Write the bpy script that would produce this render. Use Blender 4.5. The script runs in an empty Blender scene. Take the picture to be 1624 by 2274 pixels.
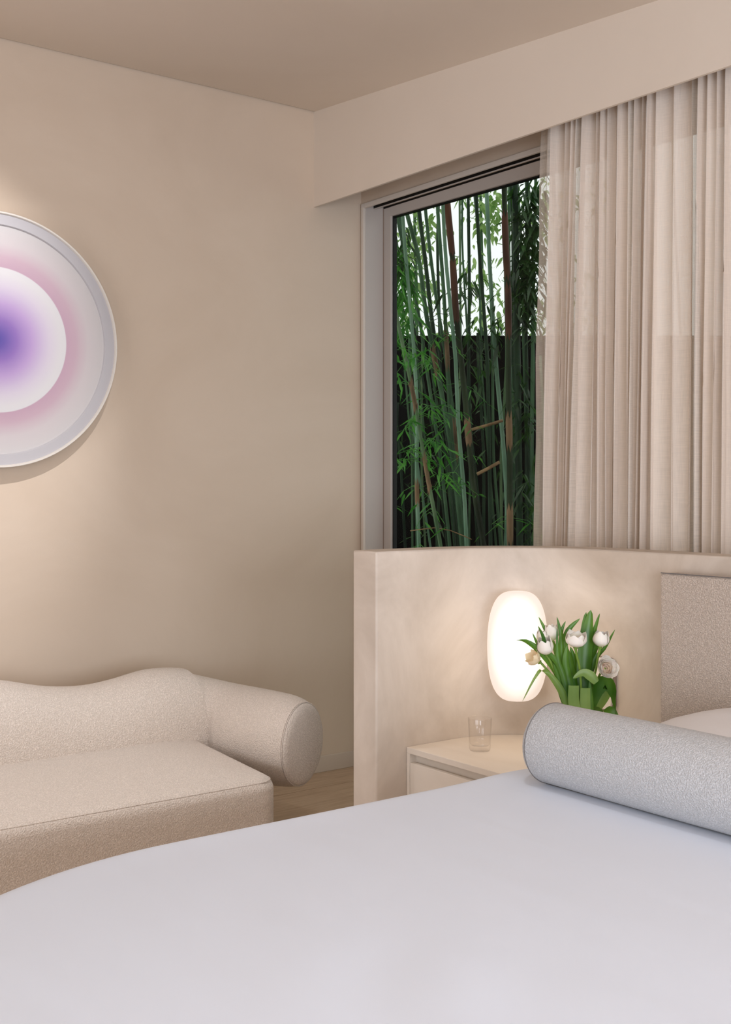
import bpy, bmesh, math, random
from mathutils import Vector, Matrix, noise

# ------------------------------------------------------------------ camera
SC = bpy.context.scene
COL = SC.collection
W, H = 1624, 2274
cam_data = bpy.data.cameras.new('camera')
cam = bpy.data.objects.new('camera', cam_data)
COL.objects.link(cam)
cam_data.sensor_fit = 'HORIZONTAL'
cam_data.sensor_width = 36.0
cam_data.lens = 2585.0 / W * 36.0
cam_data.shift_y = -55.0 / W
cam_data.clip_start = 0.05
cam_data.clip_end = 200
cam.location = (4.643, -3.176, 1.38)
cam.rotation_euler = (math.radians(90), 0, math.atan2(0.7995, 0.6007))
SC.camera = cam

# ------------------------------------------------------------------ view
SC.view_settings.view_transform = 'Standard'
SC.view_settings.look = 'None'
SC.view_settings.exposure = 0.0
SC.view_settings.gamma = 1.0
SC.view_settings.use_curve_mapping = False

# ------------------------------------------------------------------ sky: bright overcast
world = bpy.data.worlds.new('overcast_sky')
SC.world = world
world.use_nodes = True
wn = world.node_tree
wn.nodes.clear()
w_out = wn.nodes.new('ShaderNodeOutputWorld')
w_bg = wn.nodes.new('ShaderNodeBackground')
w_bg.inputs['Color'].default_value = (0.98, 0.99, 1.0, 1)
w_bg.inputs['Strength'].default_value = 1.1
wn.links.new(w_bg.outputs[0], w_out.inputs[0])

# ------------------------------------------------------------------ lights
def area_light(name, loc, direction, sx, sy, power, color):
    d = bpy.data.lights.new(name, 'AREA')
    d.shape = 'RECTANGLE'; d.size = sx; d.size_y = sy
    d.energy = power; d.color = color
    o = bpy.data.objects.new(name, d); COL.objects.link(o)
    o.location = loc
    o.rotation_euler = Vector(direction).to_track_quat('-Z', 'Y').to_euler()
    return o
def spot_light(name, loc, target, angle, power, color, radius=0.03, blend=1.0):
    d = bpy.data.lights.new(name, 'SPOT')
    d.energy = power; d.color = color; d.spot_size = math.radians(angle)
    d.spot_blend = blend; d.shadow_soft_size = radius
    o = bpy.data.objects.new(name, d); COL.objects.link(o)
    o.location = loc
    o.rotation_euler = (Vector(target) - Vector(loc)).to_track_quat('-Z', 'Y').to_euler()
    return o
# daylight from the two big windows behind the camera
area_light('daylight_side', (6.85, -3.0, 1.45), (-1, 0, 0.56), 3.6, 2.1, 208, (0.83, 0.93, 1.08))
area_light('daylight_rear', (3.8, -6.85, 1.45), (0, 1, 0.60), 3.2, 2.1, 93, (0.86, 0.97, 1.10))
# ceiling spots
spot_light('picture_spot', (1.75, -1.50, 3.03), (0, -1.95, 1.80), 54, 155, (0.92, 0.92, 0.95), 0.016, 0.8)
spot_light('sofa_downlight', (1.30, -1.95, 3.05), (1.08, -1.85, 0), 62, 122, (0.90, 0.95, 1.04), 0.05, 0.9)
spot_light('bed_downlight', (3.2, -1.9, 2.92), (3.0, -1.3, 0), 120, 28, (0.88, 0.94, 1.0), 0.06)

# ------------------------------------------------------------------ measured positions (metres)
FOLD_TOP = [1.377, 1.456, 1.52, 1.559, 1.587, 1.622, 1.675, 1.703, 1.729, 1.771, 1.793, 1.837, 1.864, 1.901, 1.933, 1.964, 2.036, 2.11, 2.149, 2.182, 2.22, 2.252]
FOLD_LOW = [1.334, 1.436, 1.477, 1.506, 1.529, 1.571, 1.646, 1.686, 1.726, 1.754, 1.779, 1.832, 1.848, 1.875, 1.907, 1.938, 2.031, 2.098, 2.139, 2.163, 2.206, 2.243]
CULMS = [
    ('brown', 0.019, [(-0.811, 1.552, 3.138), (-0.789, 1.581, 2.789), (-0.777, 1.597, 2.419), (-0.762, 1.617, 2.238), (-0.744, 1.641, 1.951), (-0.727, 1.663, 1.62), (-0.712, 1.683, 1.374), (-0.672, 1.737, 1.012)]),
    ('tan', 0.0115, [(-0.626, 0.965, 2.526), (-0.605, 0.994, 2.347), (-0.547, 1.07, 1.911), (-0.493, 1.143, 1.375), (-0.451, 1.199, 1.038)]),
    ('green', 0.016, [(-1.193, 1.543, 3.124), (-1.148, 1.603, 2.895), (-1.118, 1.642, 2.462), (-1.101, 1.666, 2.361), (-1.09, 1.68, 2.23), (-1.069, 1.707, 2.076), (-1.04, 1.747, 1.821), (-1.008, 1.789, 1.473), (-0.977, 1.83, 0.997)]),
    ('pale', 0.0125, [(-0.674, 1.401, 3.072), (-0.664, 1.414, 2.75), (-0.649, 1.434, 2.512), (-0.638, 1.449, 2.303), (-0.627, 1.464, 2.173), (-0.622, 1.471, 1.854), (-0.612, 1.484, 1.613), (-0.597, 1.503, 1.375), (-0.588, 1.516, 1.023)]),
    ('dark', 0.0125, [(-0.776, 1.765, 3.201), (-0.766, 1.778, 2.894), (-0.751, 1.798, 2.56), (-0.74, 1.812, 2.343), (-0.734, 1.821, 2.207), (-0.727, 1.83, 1.623), (-0.722, 1.837, 1.007)]),
    ('pale', 0.015, [(-0.958, 2.022, 3.285), (-0.948, 2.036, 2.868), (-0.932, 2.057, 2.435), (-0.926, 2.064, 2.286), (-0.916, 2.078, 2.068), (-0.9, 2.099, 1.809), (-0.882, 2.123, 1.415), (-0.872, 2.137, 0.992)]),
    ('brown', 0.018, [(-0.38, 1.626, 3.158), (-0.375, 1.633, 2.811), (-0.364, 1.647, 2.496), (-0.364, 1.647, 2.258), (-0.364, 1.647, 1.847), (-0.36, 1.652, 1.61), (-0.359, 1.654, 1.028)]),
    ('dark', 0.023, [(-0.702, 2.029, 3.295), (-0.694, 2.04, 2.322), (-0.689, 2.047, 1.615), (-0.683, 2.054, 1.002)]),
    ('green', 0.014, [(-1.303, 1.895, 3.248), (-1.276, 1.932, 2.641), (-1.269, 1.941, 2.409), (-1.258, 1.956, 2.086), (-1.254, 1.961, 1.908), (-1.243, 1.975, 1.639), (-1.22, 2.006, 1.374), (-1.198, 2.035, 0.982)]),
    ('pale', 0.0125, [(-0.888, 1.282, 2.814), (-0.862, 1.317, 2.347), (-0.842, 1.344, 1.861), (-0.847, 1.337, 1.454), (-0.837, 1.35, 1.017)]),
    ('dark', 0.016, [(-1.455, 1.86, 3.244), (-1.429, 1.894, 2.926), (-1.407, 1.924, 2.566), (-1.379, 1.96, 2.242), (-1.354, 1.995, 1.936), (-1.324, 2.034, 1.478), (-1.3, 2.066, 0.977)]),
    ('green', 0.0135, [(-1.506, 1.959, 3.277), (-1.478, 1.996, 2.872), (-1.45, 2.033, 2.562), (-1.431, 2.058, 2.377), (-1.404, 2.095, 2.067), (-1.385, 2.12, 1.758), (-1.348, 2.169, 0.971)]),
    ('green', 0.012, [(-1.383, 1.623, 3.114), (-1.359, 1.654, 2.935), (-1.302, 1.73, 2.548), (-1.275, 1.766, 2.22), (-1.248, 1.802, 1.922), (-1.216, 1.845, 1.594), (-1.177, 1.897, 0.987)]),
    ('dark', 0.013, [(-0.726, 2.164, 3.344), (-0.733, 2.155, 2.488), (-0.726, 2.164, 1.618), (-0.719, 2.174, 0.997)]),
    ('green', 0.012, [(-1.05, 2.565, 3.475), (-1.061, 2.55, 2.562), (-1.069, 2.54, 1.634), (-1.054, 2.56, 0.971)]),
    ('dark', 0.013, [(-1.478, 2.328, 3.417), (-1.473, 2.336, 2.782), (-1.478, 2.328, 2.084), (-1.456, 2.358, 1.482), (-1.437, 2.384, 0.961)]),
]
SPRAYS = [
    ((-0.499, 0.968, 2.177), 26, 'n'),
    ((-0.615, 1.146, 2.148), 26, 'n'),
    ((-0.576, 1.199, 1.859), 20, 'n'),
    ((-0.522, 1.104, 1.813), 20, 'n'),
    ((-0.596, 1.338, 1.866), 18, 'n'),
    ((-0.514, 1.114, 1.657), 30, 'n'),
    ((-0.569, 1.041, 1.593), 24, 'n'),
    ((-0.552, 1.231, 1.661), 24, 'n'),
    ((-0.577, 1.031, 1.541), 16, 'n'),
    ((-0.58, 1.359, 1.465), 18, 'n'),
    ((-0.572, 1.37, 1.412), 18, 'n'),
    ((-0.568, 1.21, 1.254), 8, 'n'),
    ((-0.978, 1.329, 2.75), 45, 'b'),
    ((-0.975, 1.334, 2.611), 45, 'b'),
    ((-0.978, 1.329, 2.472), 45, 'b'),
    ((-0.991, 1.312, 2.834), 30, 'd'),
    ((-0.983, 1.323, 2.374), 22, 'b'),
    ((-0.676, 1.231, 1.038), 10, 'n'),
    ((-0.748, 1.135, 1.999), 16, 'n'),
    ((-0.666, 2.077, 3.103), 50, 'd'),
    ((-0.64, 2.111, 2.989), 50, 'd'),
    ((-0.658, 2.089, 2.817), 50, 'd'),
    ((-0.637, 2.116, 2.645), 50, 'd'),
    ((-0.658, 2.089, 2.502), 40, 'd'),
    ((-0.683, 2.054, 2.703), 30, 'd'),
    ((-0.64, 2.111, 3.218), 40, 'd'),
    ((-0.623, 2.134, 2.874), 40, 'd'),
    ((-1.101, 1.831, 2.503), 14, 'd'),
    ((-1.013, 1.949, 2.327), 14, 'd'),
    ((-0.925, 2.066, 2.444), 18, 'd'),
    ((-1.189, 2.047, 2.714), 18, 'd'),
    ((-0.921, 1.905, 2.198), 16, 'd'),
    ((-0.675, 2.066, 1.958), 22, 'd'),
    ((-0.649, 2.1, 1.758), 20, 'd'),
    ((-0.658, 2.089, 1.328), 22, 'd'),
    ((-0.565, 1.879, 1.191), 12, 'n'),
    ((-0.64, 2.111, 1.099), 16, 'd'),
    ((-1.096, 1.505, 1.386), 12, 'n'),
    ((-0.765, 1.612, 2.026), 10, 'n'),
    ((-0.824, 1.534, 2.333), 16, 'n'),
    ((-0.724, 1.668, 1.581), 8, 'n'),
]
STICKS = [[(-0.532, 1.506, 1.724), (-0.481, 1.575, 1.748), (-0.421, 1.654, 1.778)],
          [(-0.402, 1.43, 1.456), (-0.362, 1.483, 1.49), (-0.323, 1.535, 1.527)],
          [(-0.559, 1.054, 1.129), (-0.514, 1.114, 1.139), (-0.474, 1.168, 1.147), (-0.421, 1.239, 1.131), (-0.374, 1.301, 1.1), (-0.346, 1.338, 1.079)]]

# ------------------------------------------------------------------ materials
def lin(c):
    return tuple((v / 255 / 12.92 if v / 255 <= 0.04045 else ((v / 255 + 0.055) / 1.055) ** 2.4) for v in c) + (1,)
def new_mat(name):
    m = bpy.data.materials.new(name); m.use_nodes = True
    nt = m.node_tree
    return m, nt, nt.nodes['Principled BSDF']
def N(nt, kind, **inp):
    n = nt.nodes.new(kind)
    for k, v in inp.items():
        n.inputs[k.replace('_', ' ')].default_value = v
    return n
def ramp(nt, stops):
    r = nt.nodes.new('ShaderNodeValToRGB')
    el = r.color_ramp.elements
    while len(el) > 1: el.remove(el[-1])
    el[0].position = stops[0][0]; el[0].color = stops[0][1]
    for p, c in stops[1:]:
        e = el.new(p); e.color = c
    return r
def simple(name, rgb, rough=0.6, metal=0.0, spec=0.3):
    m, nt, b = new_mat(name)
    b.inputs['Base Color'].default_value = lin(rgb); b.inputs['Roughness'].default_value = rough
    b.inputs['Metallic'].default_value = metal; b.inputs['Specular IOR Level'].default_value = spec
    return m
def plaster(name, c1, c2, scale=1.3, stretch=(1, 1, 1), rough=0.8, bump=0.08, fine=26):
    """trowelled plaster: broad soft mottling plus fine trowel relief"""
    m, nt, b = new_mat(name); L = nt.links
    tc = N(nt, 'ShaderNodeTexCoord'); mp = N(nt, 'ShaderNodeMapping'); mp.inputs['Scale'].default_value = stretch
    L.new(tc.outputs['Object'], mp.inputs['Vector'])
    n1 = N(nt, 'ShaderNodeTexNoise', Scale=scale, Detail=6, Roughness=0.6, Distortion=0.7)
    L.new(mp.outputs[0], n1.inputs['Vector'])
    r = ramp(nt, [(0.3, lin(c1)), (0.7, lin(c2))]); L.new(n1.outputs['Fac'], r.inputs[0])
    L.new(r.outputs[0], b.inputs['Base Color'])
    n2 = N(nt, 'ShaderNodeTexNoise', Scale=fine, Detail=4, Roughness=0.6, Distortion=0.5); L.new(mp.outputs[0], n2.inputs['Vector'])
    bp = N(nt, 'ShaderNodeBump', Strength=bump, Distance=0.01); L.new(n2.outputs['Fac'], bp.inputs['Height'])
    L.new(bp.outputs[0], b.inputs['Normal'])
    b.inputs['Roughness'].default_value = rough; b.inputs['Specular IOR Level'].default_value = 0.2
    return m
def boucle(name, c1, c2, size=130, strength=0.9):
    m, nt, b = new_mat(name); L = nt.links
    tc = N(nt, 'ShaderNodeTexCoord')
    n1 = N(nt, 'ShaderNodeTexNoise', Scale=size, Detail=3, Roughness=0.7, Distortion=0.35); L.new(tc.outputs['Object'], n1.inputs['Vector'])
    v = N(nt, 'ShaderNodeTexVoronoi', Scale=size * 1.1); v.feature = 'SMOOTH_F1'
    L.new(tc.outputs['Object'], v.inputs['Vector'])
    mx = N(nt, 'ShaderNodeMath'); mx.operation = 'SUBTRACT'; L.new(n1.outputs['Fac'], mx.inputs[0]); L.new(v.outputs['Distance'], mx.inputs[1])
    r = ramp(nt, [(0.0, lin(c1)), (0.42, lin(c2))]); L.new(mx.outputs[0], r.inputs[0]); L.new(r.outputs[0], b.inputs['Base Color'])
    bp = N(nt, 'ShaderNodeBump', Strength=strength, Distance=0.006); L.new(mx.outputs[0], bp.inputs['Height']); L.new(bp.outputs[0], b.inputs['Normal'])
    b.inputs['Roughness'].default_value = 0.95; b.inputs['Specular IOR Level'].default_value = 0.1
    b.inputs['Sheen Weight'].default_value = 0.25; b.inputs['Sheen Roughness'].default_value = 0.6
    return m

M = {}
M['wall'] = plaster('limewash_plaster', (209, 189, 168), (217, 198, 178), 1.1, (1, 1, 1.2), bump=0.05)
M['ceiling'] = plaster('ceiling_plaster', (222, 207, 191), (226, 212, 197), 0.9, bump=0.03)
M['venetian'] = plaster('polished_plaster', (190, 174, 158), (228, 214, 200), 2.4, (1, 1, 0.8), rough=0.62, bump=0.16, fine=12)
M['table'] = plaster('white_oiled_top', (232, 219, 204), (240, 229, 216), 5, (0.25, 1, 1), rough=0.5, bump=0.05, fine=30)
M['trim'] = simple('painted_trim', (208, 192, 176), 0.5)
M['frame_metal'] = simple('window_frame_grey', (188, 178, 170), 0.45, 0.0, 0.4)
M['frame_bead'] = simple('window_bead', (214, 202, 190), 0.5)
M['gasket'] = simple('black_rubber', (14, 13, 12), 0.5)
M['sofa'] = boucle('cream_boucle', (212, 196, 181), (240, 225, 211), 230, 0.6)
M['headboard'] = boucle('taupe_boucle', (192, 174, 159), (224, 207, 193), 240, 0.7)
M['bolster'] = boucle('grey_boucle', (190, 188, 188), (219, 217, 218), 280, 0.6)
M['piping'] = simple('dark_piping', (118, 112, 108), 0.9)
M['seam'] = simple('cream_seam', (168, 150, 132), 0.9)
M['frame_white'] = simple('white_frame', (220, 212, 202), 0.45)
M['mat_ring'] = simple('pale_mount', (184, 180, 182), 0.6)
M['plastic'] = simple('white_plastic', (232, 222, 208), 0.4)
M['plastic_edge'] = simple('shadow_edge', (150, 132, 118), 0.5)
M['stem'] = simple('tulip_stem', (120, 150, 62), 0.5)
M['mattress'] = simple('mattress_ticking', (220, 216, 210), 0.9)

def linen(name, c, fine=0.05):
    m, nt, b = new_mat(name); L = nt.links
    tc = N(nt, 'ShaderNodeTexCoord')
    mp = N(nt, 'ShaderNodeMapping'); mp.inputs['Rotation'].default_value = (0, 0, math.radians(38)); mp.inputs['Scale'].default_value = (1.2, 5.0, 1)
    L.new(tc.outputs['Object'], mp.inputs[0])
    n1 = N(nt, 'ShaderNodeTexNoise', Scale=1.1, Detail=2, Roughness=0.45, Distortion=0.6); L.new(mp.outputs[0], n1.inputs['Vector'])
    n2 = N(nt, 'ShaderNodeTexNoise', Scale=900, Detail=1); L.new(tc.outputs['Object'], n2.inputs['Vector'])
    b1 = N(nt, 'ShaderNodeBump', Strength=0.16, Distance=0.03); L.new(n1.outputs['Fac'], b1.inputs['Height'])
    b2 = N(nt, 'ShaderNodeBump', Strength=fine, Distance=0.001); L.new(n2.outputs['Fac'], b2.inputs['Height']); L.new(b1.outputs[0], b2.inputs['Normal'])
    L.new(b2.outputs[0], b.inputs['Normal'])
    b.inputs['Base Color'].default_value = lin(c); b.inputs['Roughness'].default_value = 0.85
    b.inputs['Specular IOR Level'].default_value = 0.15; b.inputs['Sheen Weight'].default_value = 0.1
    return m
M['duvet'] = linen('white_cotton', (226, 231, 242))
M['pillow'] = linen('pillow_cotton', (226, 220, 218))

def oak():
    m, nt, b = new_mat('pale_oak'); L = nt.links
    tc = N(nt, 'ShaderNodeTexCoord'); oi = N(nt, 'ShaderNodeObjectInfo')
    mp = N(nt, 'ShaderNodeMapping'); mp.inputs['Scale'].default_value = (9, 0.8, 1)
    ad = N(nt, 'ShaderNodeVectorMath'); ad.operation = 'ADD'
    L.new(tc.outputs['Object'], ad.inputs[0]); L.new(oi.outputs['Random'], ad.inputs[1]); L.new(ad.outputs[0], mp.inputs[0])
    n = N(nt, 'ShaderNodeTexNoise', Scale=3.0, Detail=6, Roughness=0.6, Distortion=1.5); L.new(mp.outputs[0], n.inputs['Vector'])
    r = ramp(nt, [(0.25, lin((166, 136, 108))), (0.55, lin((190, 162, 134))), (0.8, lin((204, 178, 150)))]); L.new(n.outputs['Fac'], r.inputs[0])
    L.new(r.outputs[0], b.inputs['Base Color'])
    bp = N(nt, 'ShaderNodeBump', Strength=0.08, Distance=0.003); L.new(n.outputs['Fac'], bp.inputs['Height']); L.new(bp.outputs[0], b.inputs['Normal'])
    b.inputs['Roughness'].default_value = 0.45
    return m
M['oak'] = oak()

def art_print():
    """radial print: violet heart, white disc, rose halo fading to pale"""
    m, nt, b = new_mat('radial_print'); L = nt.links
    tc = N(nt, 'ShaderNodeTexCoord'); ln = N(nt, 'ShaderNodeVectorMath'); ln.operation = 'LENGTH'
    L.new(tc.outputs['Object'], ln.inputs[0])
    R = 0.46
    mul = N(nt, 'ShaderNodeMath'); mul.operation = 'DIVIDE'; mul.inputs[1].default_value = R
    L.new(ln.outputs['Value'], mul.inputs[0])
    inner = ramp(nt, [(0.0, lin((62, 52, 132))), (0.07, lin((84, 63, 139))), (0.18, lin((122, 90, 154))), (0.32, lin((161, 134, 174))),
                      (0.48, lin((186, 176, 186))), (0.58, lin((193, 189, 189))), (0.628, lin((194, 191, 191))), (0.634, lin((171, 140, 154))),
                      (0.72, lin((178, 151, 161))), (0.84, lin((189, 179, 179))), (1.0, lin((193, 188, 186)))])
    L.new(mul.outputs[0], inner.inputs[0])
    L.new(inner.outputs[0], b.inputs['Base Color']); b.inputs['Roughness'].default_value = 0.55
    return m
M['print'] = art_print()

def lamp_glass():
    m, nt, b = new_mat('opal_glass_lit'); L = nt.links
    tc = N(nt, 'ShaderNodeTexCoord'); mp = N(nt, 'ShaderNodeMapping'); mp.inputs['Scale'].default_value = (1 / 0.100, 0.0, 1 / 0.186)
    L.new(tc.outputs['Object'], mp.inputs[0])
    ln = N(nt, 'ShaderNodeVectorMath'); ln.operation = 'LENGTH'; L.new(mp.outputs[0], ln.inputs[0])
    r = ramp(nt, [(0.40, (0.95, 0.90, 0.84, 1)), (0.74, (0.66, 0.58, 0.52, 1)), (0.98, (0.50, 0.41, 0.35, 1))])
    L.new(ln.outputs['Value'], r.inputs[0]); L.new(r.outputs[0], b.inputs['Emission Color'])
    b.inputs['Emission Strength'].default_value = 1.5
    b.inputs['Base Color'].default_value = (0.35, 0.34, 0.33, 1); b.inputs['Roughness'].default_value = 0.3
    return m
M['opal'] = lamp_glass()

def clear_glass(name, tint=(1, 1, 1, 1), rough=0.0, gloss=0.06):
    m, nt, b = new_mat(name); L = nt.links; nt.nodes.remove(b)
    out = nt.nodes['Material Output']
    t = N(nt, 'ShaderNodeBsdfTransparent'); t.inputs[0].default_value = tint
    g = N(nt, 'ShaderNodeBsdfGlossy', Roughness=rough)
    lw = N(nt, 'ShaderNodeLayerWeight', Blend=0.5); mx = N(nt, 'ShaderNodeMixShader')
    pw_ = N(nt, 'ShaderNodeMath'); pw_.operation = 'POWER'; pw_.inputs[1].default_value = 5.0
    ma = N(nt, 'ShaderNodeMath'); ma.operation = 'MULTIPLY_ADD'; ma.inputs[1].default_value = 0.6; ma.inputs[2].default_value = gloss
    L.new(lw.outputs['Facing'], pw_.inputs[0]); L.new(pw_.outputs[0], ma.inputs[0]); L.new(ma.outputs[0], mx.inputs[0])
    L.new(t.outputs[0], mx.inputs[1]); L.new(g.outputs[0], mx.inputs[2]); L.new(mx.outputs[0], out.inputs[0])
    return m
M['pane'] = clear_glass('window_glass', (0.95, 0.98, 0.96, 1), 0.0, 0.006)
def tumbler_glass():
    m, nt, b = new_mat('tumbler_glass')
    b.inputs['Base Color'].default_value = (0.97, 0.96, 0.95, 1); b.inputs['Transmission Weight'].default_value = 1.0
    b.inputs['Roughness'].default_value = 0.06; b.inputs['IOR'].default_value = 1.3
    return m
M['tumbler'] = clear_glass('tumbler_glass', (0.985, 0.98, 0.975, 1), 0.08, 0.05)

def sheer(name, c, opac):
    """open-weave sheer: threads (diffuse + translucent) over clear gaps, slubbed weft"""
    m, nt, b = new_mat(name); L = nt.links; nt.nodes.remove(b)
    out = nt.nodes['Material Output']; tc = N(nt, 'ShaderNodeTexCoord')
    def nz(sc, s, d=2):
        mp = N(nt, 'ShaderNodeMapping'); mp.inputs['Scale'].default_value = sc; L.new(tc.outputs['UV'], mp.inputs[0])
        n = N(nt, 'ShaderNodeTexNoise', Scale=s, Detail=d); L.new(mp.outputs[0], n.inputs['Vector']); return n
    weft = nz((6, 110, 1), 3.0, 3); warp = nz((110, 5, 1), 3.0, 3)
    ad = N(nt, 'ShaderNodeMath'); ad.operation = 'ADD'; L.new(weft.outputs['Fac'], ad.inputs[0]); L.new(warp.outputs['Fac'], ad.inputs[1])
    mr = N(nt, 'ShaderNodeMapRange'); mr.inputs['From Min'].default_value = 0.75; mr.inputs['From Max'].default_value = 1.25
    mr.inputs['To Min'].default_value = opac - 0.08; mr.inputs['To Max'].default_value = min(1, opac + 0.08)
    L.new(ad.outputs[0], mr.inputs['Value'])
    df = N(nt, 'ShaderNodeBsdfDiffuse'); df.inputs[0].default_value = lin(c)
    tl = N(nt, 'ShaderNodeBsdfTranslucent'); tl.inputs[0].default_value = lin(c)
    m1 = N(nt, 'ShaderNodeMixShader'); m1.inputs[0].default_value = 0.14
    L.new(df.outputs[0], m1.inputs[1]); L.new(tl.outputs[0], m1.inputs[2])
    tr = N(nt, 'ShaderNodeBsdfTransparent'); m2 = N(nt, 'ShaderNodeMixShader')
    L.new(mr.outputs[0], m2.inputs[0]); L.new(tr.outputs[0], m2.inputs[1]); L.new(m1.outputs[0], m2.inputs[2]); L.new(m2.outputs[0], out.inputs[0])
    return m
M['sheer'] = sheer('sheer_linen', (238, 222, 207), 0.97)
M['sheer_hem'] = sheer('sheer_linen_single', (232, 219, 205), 0.56)
M['sheer_mid'] = sheer('sheer_linen_thin', (240, 227, 213), 0.80)

def culm_mat(name, c1, c2, spec=0.12):
    m, nt, b = new_mat(name); L = nt.links
    tc = N(nt, 'ShaderNodeTexCoord'); oi = N(nt, 'ShaderNodeObjectInfo')
    mp = N(nt, 'ShaderNodeMapping'); mp.inputs['Scale'].default_value = (6, 6, 1.3); L.new(tc.outputs['Object'], mp.inputs[0])
    n = N(nt, 'ShaderNodeTexNoise', Scale=2.0, Detail=4); L.new(mp.outputs[0], n.inputs['Vector'])
    r = ramp(nt, [(0.35, lin(c1)), (0.65, lin(c2))]); L.new(n.outputs['Fac'], r.inputs[0]); L.new(r.outputs[0], b.inputs['Base Color'])
    b.inputs['Roughness'].default_value = 0.5; b.inputs['Specular IOR Level'].default_value = spec
    return m
M['green'] = culm_mat('green_culm', (44, 70, 48), (78, 108, 78))
M['pale'] = culm_mat('pale_culm', (82, 116, 92), (124, 154, 130))
M['dark'] = culm_mat('dark_culm', (20, 34, 24), (44, 66, 46))
M['brown'] = culm_mat('mossy_culm', (26, 34, 22), (54, 66, 44))
M['tan'] = culm_mat('yellowing_culm', (70, 98, 66), (108, 132, 96))
M['sheath'] = culm_mat('dry_sheath', (64, 54, 38), (146, 116, 88))
M['red_sheath'] = culm_mat('old_sheath', (62, 40, 30), (104, 70, 54))
def leaf_mat(name, c1, c2, trans=0.4):
    m, nt, b = new_mat(name); L = nt.links; nt.nodes.remove(b)
    out = nt.nodes['Material Output']; tc = N(nt, 'ShaderNodeTexCoord')
    n = N(nt, 'ShaderNodeTexNoise', Scale=7.0, Detail=2); L.new(tc.outputs['Object'], n.inputs['Vector'])
    r = ramp(nt, [(0.35, lin(c1)), (0.65, lin(c2))]); L.new(n.outputs['Fac'], r.inputs[0])
    d = N(nt, 'ShaderNodeBsdfDiffuse'); t = N(nt, 'ShaderNodeBsdfTranslucent'); g = N(nt, 'ShaderNodeBsdfGlossy', Roughness=0.4)
    L.new(r.outputs[0], d.inputs[0]); L.new(r.outputs[0], t.inputs[0])
    m1 = N(nt, 'ShaderNodeMixShader'); m1.inputs[0].default_value = trans; L.new(d.outputs[0], m1.inputs[1]); L.new(t.outputs[0], m1.inputs[2])
    m2 = N(nt, 'ShaderNodeMixShader'); m2.inputs[0].default_value = 0.05; L.new(m1.outputs[0], m2.inputs[1]); L.new(g.outputs[0], m2.inputs[2])
    L.new(m2.outputs[0], out.inputs[0]); return m
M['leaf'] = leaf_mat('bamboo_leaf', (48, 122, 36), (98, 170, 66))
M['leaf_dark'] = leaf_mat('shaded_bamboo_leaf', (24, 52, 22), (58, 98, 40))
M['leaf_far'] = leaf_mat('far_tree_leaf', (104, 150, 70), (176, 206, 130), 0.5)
M['tulip_leaf'] = leaf_mat('tulip_leaf', (56, 104, 22), (104, 152, 44), 0.3)
M['tulip_leaf_pale'] = leaf_mat('tulip_leaf_pale', (112, 146, 66), (146, 176, 90), 0.3)
M['fence'] = culm_mat('shade_dark_board', (9, 9, 10), (18, 17, 17), 0.0)  # deep shade behind the culms put into the near-black board colour
M['soil'] = culm_mat('leaf_litter', (30, 25, 18), (52, 42, 30), 0.0)
M['twig'] = culm_mat('dead_stick', (118, 92, 66), (160, 130, 96))
def petal_mat(name, c1, c2):
    m, nt, b = new_mat(name); L = nt.links
    tc = N(nt, 'ShaderNodeTexCoord'); sp = N(nt, 'ShaderNodeSeparateXYZ'); L.new(tc.outputs['UV'], sp.inputs[0])
    r = ramp(nt, [(0.0, lin(c1)), (0.35, lin(c2)), (1, lin(c2))]); L.new(sp.outputs[1], r.inputs[0]); L.new(r.outputs[0], b.inputs['Base Color'])
    b.inputs['Roughness'].default_value = 0.6; b.inputs['Subsurface Weight'].default_value = 0.15; b.inputs['Subsurface Scale'].default_value = 0.01
    return m
M['petal'] = petal_mat('white_petal', (230, 226, 176), (250, 240, 228))
M['petal_warm'] = petal_mat('cream_petal', (232, 196, 84), (252, 228, 190))
M['petal_inner'] = petal_mat('blush_petal', (214, 164, 124), (248, 226, 204))

# ------------------------------------------------------------------ builders
def place(o, parent):
    if parent is not None:
        o.parent = parent
    COL.objects.link(o)
def mesh(name, verts, faces, mat, parent=None, smooth=False, uvs=None, origin=None, sharp=None):
    """verts are world coordinates; they are stored relative to the parent's place or to origin"""
    if parent is not None:
        inv = PLACE[parent.name].inverted(); verts = [inv @ Vector(v) for v in verts]
    elif origin is not None:
        verts = [Vector(v) - Vector(origin) for v in verts]
    me = bpy.data.meshes.new(name)
    me.from_pydata([tuple(v) for v in verts], [], faces)
    me.validate(); me.update()
    me.materials.append(mat)
    if smooth:
        me.polygons.foreach_set('use_smooth', [True] * len(me.polygons))
        if sharp: me.set_sharp_from_angle(angle=math.radians(sharp))
    if uvs:
        ul = me.uv_layers.new(name='UVMap')
        for lp in me.loops: ul.data[lp.index].uv = uvs[lp.vertex_index]
    o = bpy.data.objects.new(name, me)
    place(o, parent)
    if parent is None and origin is not None: o.location = origin
    PLACE[o.name] = (PLACE[parent.name] if parent is not None else Matrix.Translation(origin or (0, 0, 0)))
    return o
PLACE = {}
def thing(name, label, cat, loc=(0, 0, 0), rz=0.0, group=None):
    o = bpy.data.objects.new(name, None); COL.objects.link(o)
    o.location = loc; o.rotation_euler = (0, 0, rz); o.empty_display_size = 0.1
    o['label'] = label; o['category'] = cat
    if group: o['group'] = group
    PLACE[o.name] = Matrix.Translation(loc) @ Matrix.Rotation(rz, 4, 'Z')
    return o
def tag(o, label, cat, group=None, kind=None):
    o['label'] = label; o['category'] = cat
    if group: o['group'] = group
    if kind: o['kind'] = kind
    return o
def struct(o, label=None):
    o['kind'] = 'structure'
    if label: o['label'] = label
    return o
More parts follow.
